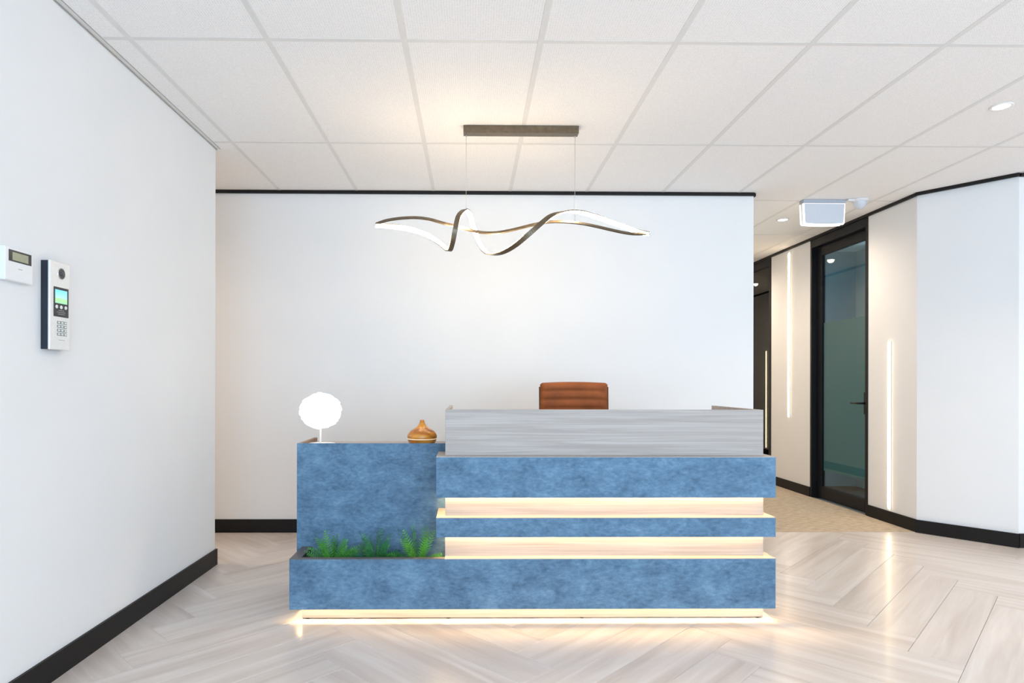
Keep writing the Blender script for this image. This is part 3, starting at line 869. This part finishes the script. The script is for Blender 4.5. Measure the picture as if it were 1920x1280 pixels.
for x, P in ((-0.030, [p for p in H if abs(p.x + 0.030) < 0.03 and p.z > 2.1]), (0.606, Wv)):
    t = topz(P, x)
    ppart(MB().m(M['steel']).tube([(x, t.y, t.z + 0.003), (x, 3.689, CEIL - 0.047)], 0.0011, 6), 'suspension_wire')
    ppart(MB().m(M['steel']).lathe([(0.004, 0), (0.004, 0.010), (0.002, 0.014)], (x, 3.689, CEIL - 0.061), 10), 'wire_gripper')

# ------------------------------------------------------------------ downlights
def downlight(x, y, label, watts, col=WARM, group='recessed ceiling downlights', ang=130):
    o = empty('downlight', (x, y, CEIL - 0.003), label, 'downlight', group)
    MB().m(M['whitemetal']).lathe([(0.036, 0.0), (0.052, -0.0005), (0.054, -0.003), (0.050, -0.006), (0.040, -0.005), (0.036, -0.001)], (0, 0, 0), 32, cap=False).build('trim_ring', o)
    MB().m(M['downlight']).lathe([(0.0005, -0.002), (0.038, -0.003)], (0, 0, 0), 32, cap=False).build('lens', o)
    s = spot('downlight_beam', (0, 0, -0.010), watts, col, ang, 0.9, 0.03); s.parent = o
    return o
downlight(2.852, 3.369, 'round recessed downlight in the ceiling tile at the far right', 80)
downlight(2.835, 5.723, 'round recessed downlight at the corridor entrance, left of the hanging sign', 70, CORR, ang=165)
downlight(2.790, 7.54, 'round recessed downlight halfway down the corridor ceiling', 80, CORR, ang=170)
downlight(2.770, 9.36, 'round recessed downlight at the far end of the corridor, seen mirrored in dark glass', 66, CORR, ang=170)
downlight(-3.10, 4.00, 'round recessed downlight in the side recess behind the left wall', 85, (1.0, 0.74, 0.50), ang=165)
for x, y, lab in ((-0.3, 0.6, 'round recessed downlight nearest the left wall behind the viewpoint'), (2.85, 0.9, 'round recessed downlight on the right near the side opening'), (1.2, -0.9, 'round recessed downlight nearest the shopfront glazing')):
    downlight(x, y, lab, 78)

# ------------------------------------------------------------------ linear wall lights
def wall_light(loc, ln, rz, label):
    o = empty('wall_light', loc, label, 'wall light', 'vertical linear wall lights')
    MB().m(M['whitemetal']).box(-0.019, 0.019, -0.006, 0.0, 0, ln, bev=0.002).build('housing', o)
    d = MB().m(M['strip'])
    n = 8; pts = [(-0.015 + 0, 0.015)]
    prof = [(0.014 * math.cos(a), 0.015 - 0.014 * math.sin(a)) for a in [PI * k / 8 for k in range(9)]] + [(-0.014 * math.cos(a), ln - 0.015 + 0.014 * math.sin(a)) for a in [PI * k / 8 for k in range(9)]]
    va = [d.bm.verts.new((x, -0.0062, z)) for x, z in prof]; vb = [d.bm.verts.new((x, -0.011, z)) for x, z in prof]
    d.bm.faces.new(va); d.bm.faces.new(vb[::-1])
    for k in range(len(prof)): d.bm.faces.new((va[k], vb[k], vb[(k + 1) % len(prof)], va[(k + 1) % len(prof)]))
    d.build('diffuser', o)
    o.rotation_euler = (0, 0, rz); return o
wall_light((RX, 5.225, 0.115), 1.40, R(-90), 'glowing vertical light strip on the white wall right of the glass door')
wall_light((RX, 6.89, 0.793), 1.80, R(-90), 'taller glowing vertical light strip on the white wall left of the glass door')
wall_light((CX, 10.19, 0.125), 1.57, R(90), 'vertical light strip mirrored in the dark glass beside the back wall')

# ------------------------------------------------------------------ hanging sign at the corridor entrance
sgn = empty('exit_sign', (2.862, 5.09, CEIL - 0.0045), 'blank white box sign with glowing edges hanging at the corridor entrance', 'sign')
W2 = 0.172
MB().m(M['signtop']).box(-W2, W2, 0.0, 0.065, -0.030, 0.0, bev=0.002).build('mounting_housing', sgn)
def shield(y0, y1, w_top, w_bot, z0, z1, bulge, mat, name, label=None):
    mb = MB().m(mat); pts = [(-w_top, z1), (w_top, z1)]
    pts += [(w_bot, z0 + 0.010)]
    for k in range(9):
        u = 1 - 2 * k / 8; pts.append((u * (w_bot - 0.008), z0 - bulge * (1 - u * u)))
    pts += [(-w_bot, z0 + 0.010)]
    va = [mb.bm.verts.new((x, y0, z)) for x, z in pts]; vb = [mb.bm.verts.new((x, y1, z)) for x, z in pts]
    mb.bm.faces.new(va); mb.bm.faces.new(vb[::-1])
    for k in range(len(pts)): mb.bm.faces.new((va[k], vb[k], vb[(k + 1) % len(pts)], va[(k + 1) % len(pts)]))
    return mb.build(name, sgn, label=label)
shield(0.004, 0.020, W2, 0.165, -0.200, -0.030, 0.008, M['signglow'], 'front_diffuser', 'glowing edge')
shield(0.000, 0.004, 0.163, 0.155, -0.190, -0.034, 0.007, M['signface'], 'sign_face', 'pale blue grey blank face')
shield(0.020, 0.052, W2 - 0.004, 0.158, -0.194, -0.030, 0.006, M['whiteplastic'], 'sign_body')
shield(0.052, 0.065, W2, 0.165, -0.198, -0.030, 0.007, M['signglow'], 'rear_diffuser', 'glowing edge')
# small white sensor next to it
sn = empty('ceiling_sensor', (3.145, 5.08, CEIL - 0.0045), 'small white dome sensor on the ceiling right of the hanging sign', 'sensor')
MB().m(M['whiteplastic']).lathe([(0.0005, 0), (0.062, 0), (0.062, -0.012), (0.050, -0.020), (0.0005, -0.020)], (0, 0, 0), 28, cap=False).build('base', sn)
MB().m(M['signface']).lathe([(0.048, -0.020), (0.045, -0.045), (0.034, -0.066), (0.018, -0.078), (0.0005, -0.082)], (0, 0, 0), 28, cap=False).build('dome', sn)
MB().m(M['whiteplastic']).box(-0.105, -0.05, -0.02, 0.02, -0.018, -0.001, bev=0.002).build('side_bracket', sn)

# ------------------------------------------------------------------ alarm keypad and intercom on the left wall
kp = empty('alarm_keypad', (LX, 2.262, 1.511), 'white alarm keypad with a small display at the left edge', 'keypad')
# local: x out of the wall, y along it
MB().m(M['whiteplastic']).box(0.0, 0.026, -0.070, 0.070, 0.0, 0.118, bev=0.004, seg=3).build('housing', kp)
dsp = MB().m(M['screenblack']).box(0.0255, 0.0270, -0.053, 0.060, 0.068, 0.108, bev=0.0005).build('display_window', kp, label='black display window')
MB().m(M['lcd']).box(0.0270, 0.0275, -0.036, 0.043, 0.073, 0.101).build('lcd', dsp, label='olive grey display')
MB().m(M['greymark']).box(0.0258, 0.0263, -0.006, 0.014, 0.044, 0.047).build('printed_mark', kp)
ip = empty('intercom_panel', (LX, 2.4685, 1.282), 'tall intercom panel with camera, colour screen and keypad', 'intercom')
MB().m(M['navy']).box(0.0, 0.027, -0.058, 0.058, 0.002, 0.338, bev=0.001).build('backbox', ip, label='dark navy backbox')
pl = MB().m(M['alu']).box(0.027, 0.036, -0.0595, 0.0595, 0.0, 0.340, bev=0.003, seg=3).build('face_plate', ip, label='brushed silver face plate')
MB().m(M['chrome']).lathe([(0.0225, 0.0), (0.0225, 0.002), (0.020, 0.0025)], (0.036, 0.006, 0.296), 32, axis='X', cap=False).m(M['lens']).lathe([(0.0005, 0.002), (0.020, 0.0018)], (0.036, 0.006, 0.296), 32, axis='X', cap=False).lathe([(0.0005, 0.007), (0.007, 0.005), (0.010, 0.002)], (0.036, 0.006, 0.296), 24, axis='X', cap=False).build('camera_lens', ip, label='round dark camera lens')
sc_ = MB().m(M['screenblack']).box(0.0355, 0.0372, -0.039, 0.050, 0.128, 0.242, bev=0.0005).build('screen_window', ip, label='black glass window')
MB().m(M['landscape']).box(0.0372, 0.0378, -0.031, 0.040, 0.180, 0.232).build('screen', sc_, label='small screen showing sky and grass')
for yy in (-0.022, 0.005, 0.032):
    MB().m(M['alu']).lathe([(0.0005, 0.0022), (0.0065, 0.0020), (0.0075, 0.0)], (0.0370, yy, 0.166), 20, axis='X', cap=False).build('round_button', sc_)
for q_, (a, b_) in enumerate([(-0.010, 0.022), (-0.022, 0.030), (-0.014, 0.026)]):
    MB().m(M['greymark']).box(0.0372, 0.0375, a, b_, 0.152 - q_ * 0.007, 0.1535 - q_ * 0.007).build('printed_line', sc_)
for r_ in range(4):
    for c_ in range(3):
        yy = -0.008 + c_ * 0.0195; zz = 0.106 - r_ * 0.0150
        k = MB().m(M['keyrim']).box(0.0358, 0.0368, yy - 0.0092, yy + 0.0092, zz - 0.0052, zz + 0.0052).build('key', ip)
        MB().m(M['key']).box(0.0368, 0.0380, yy - 0.0075, yy + 0.0075, zz - 0.0035, zz + 0.0035, bev=0.0006).build('key_cap', k)
MB().m(M['greymark']).box(0.0361, 0.0364, -0.008, 0.028, 0.038, 0.040).build('printed_line', ip)
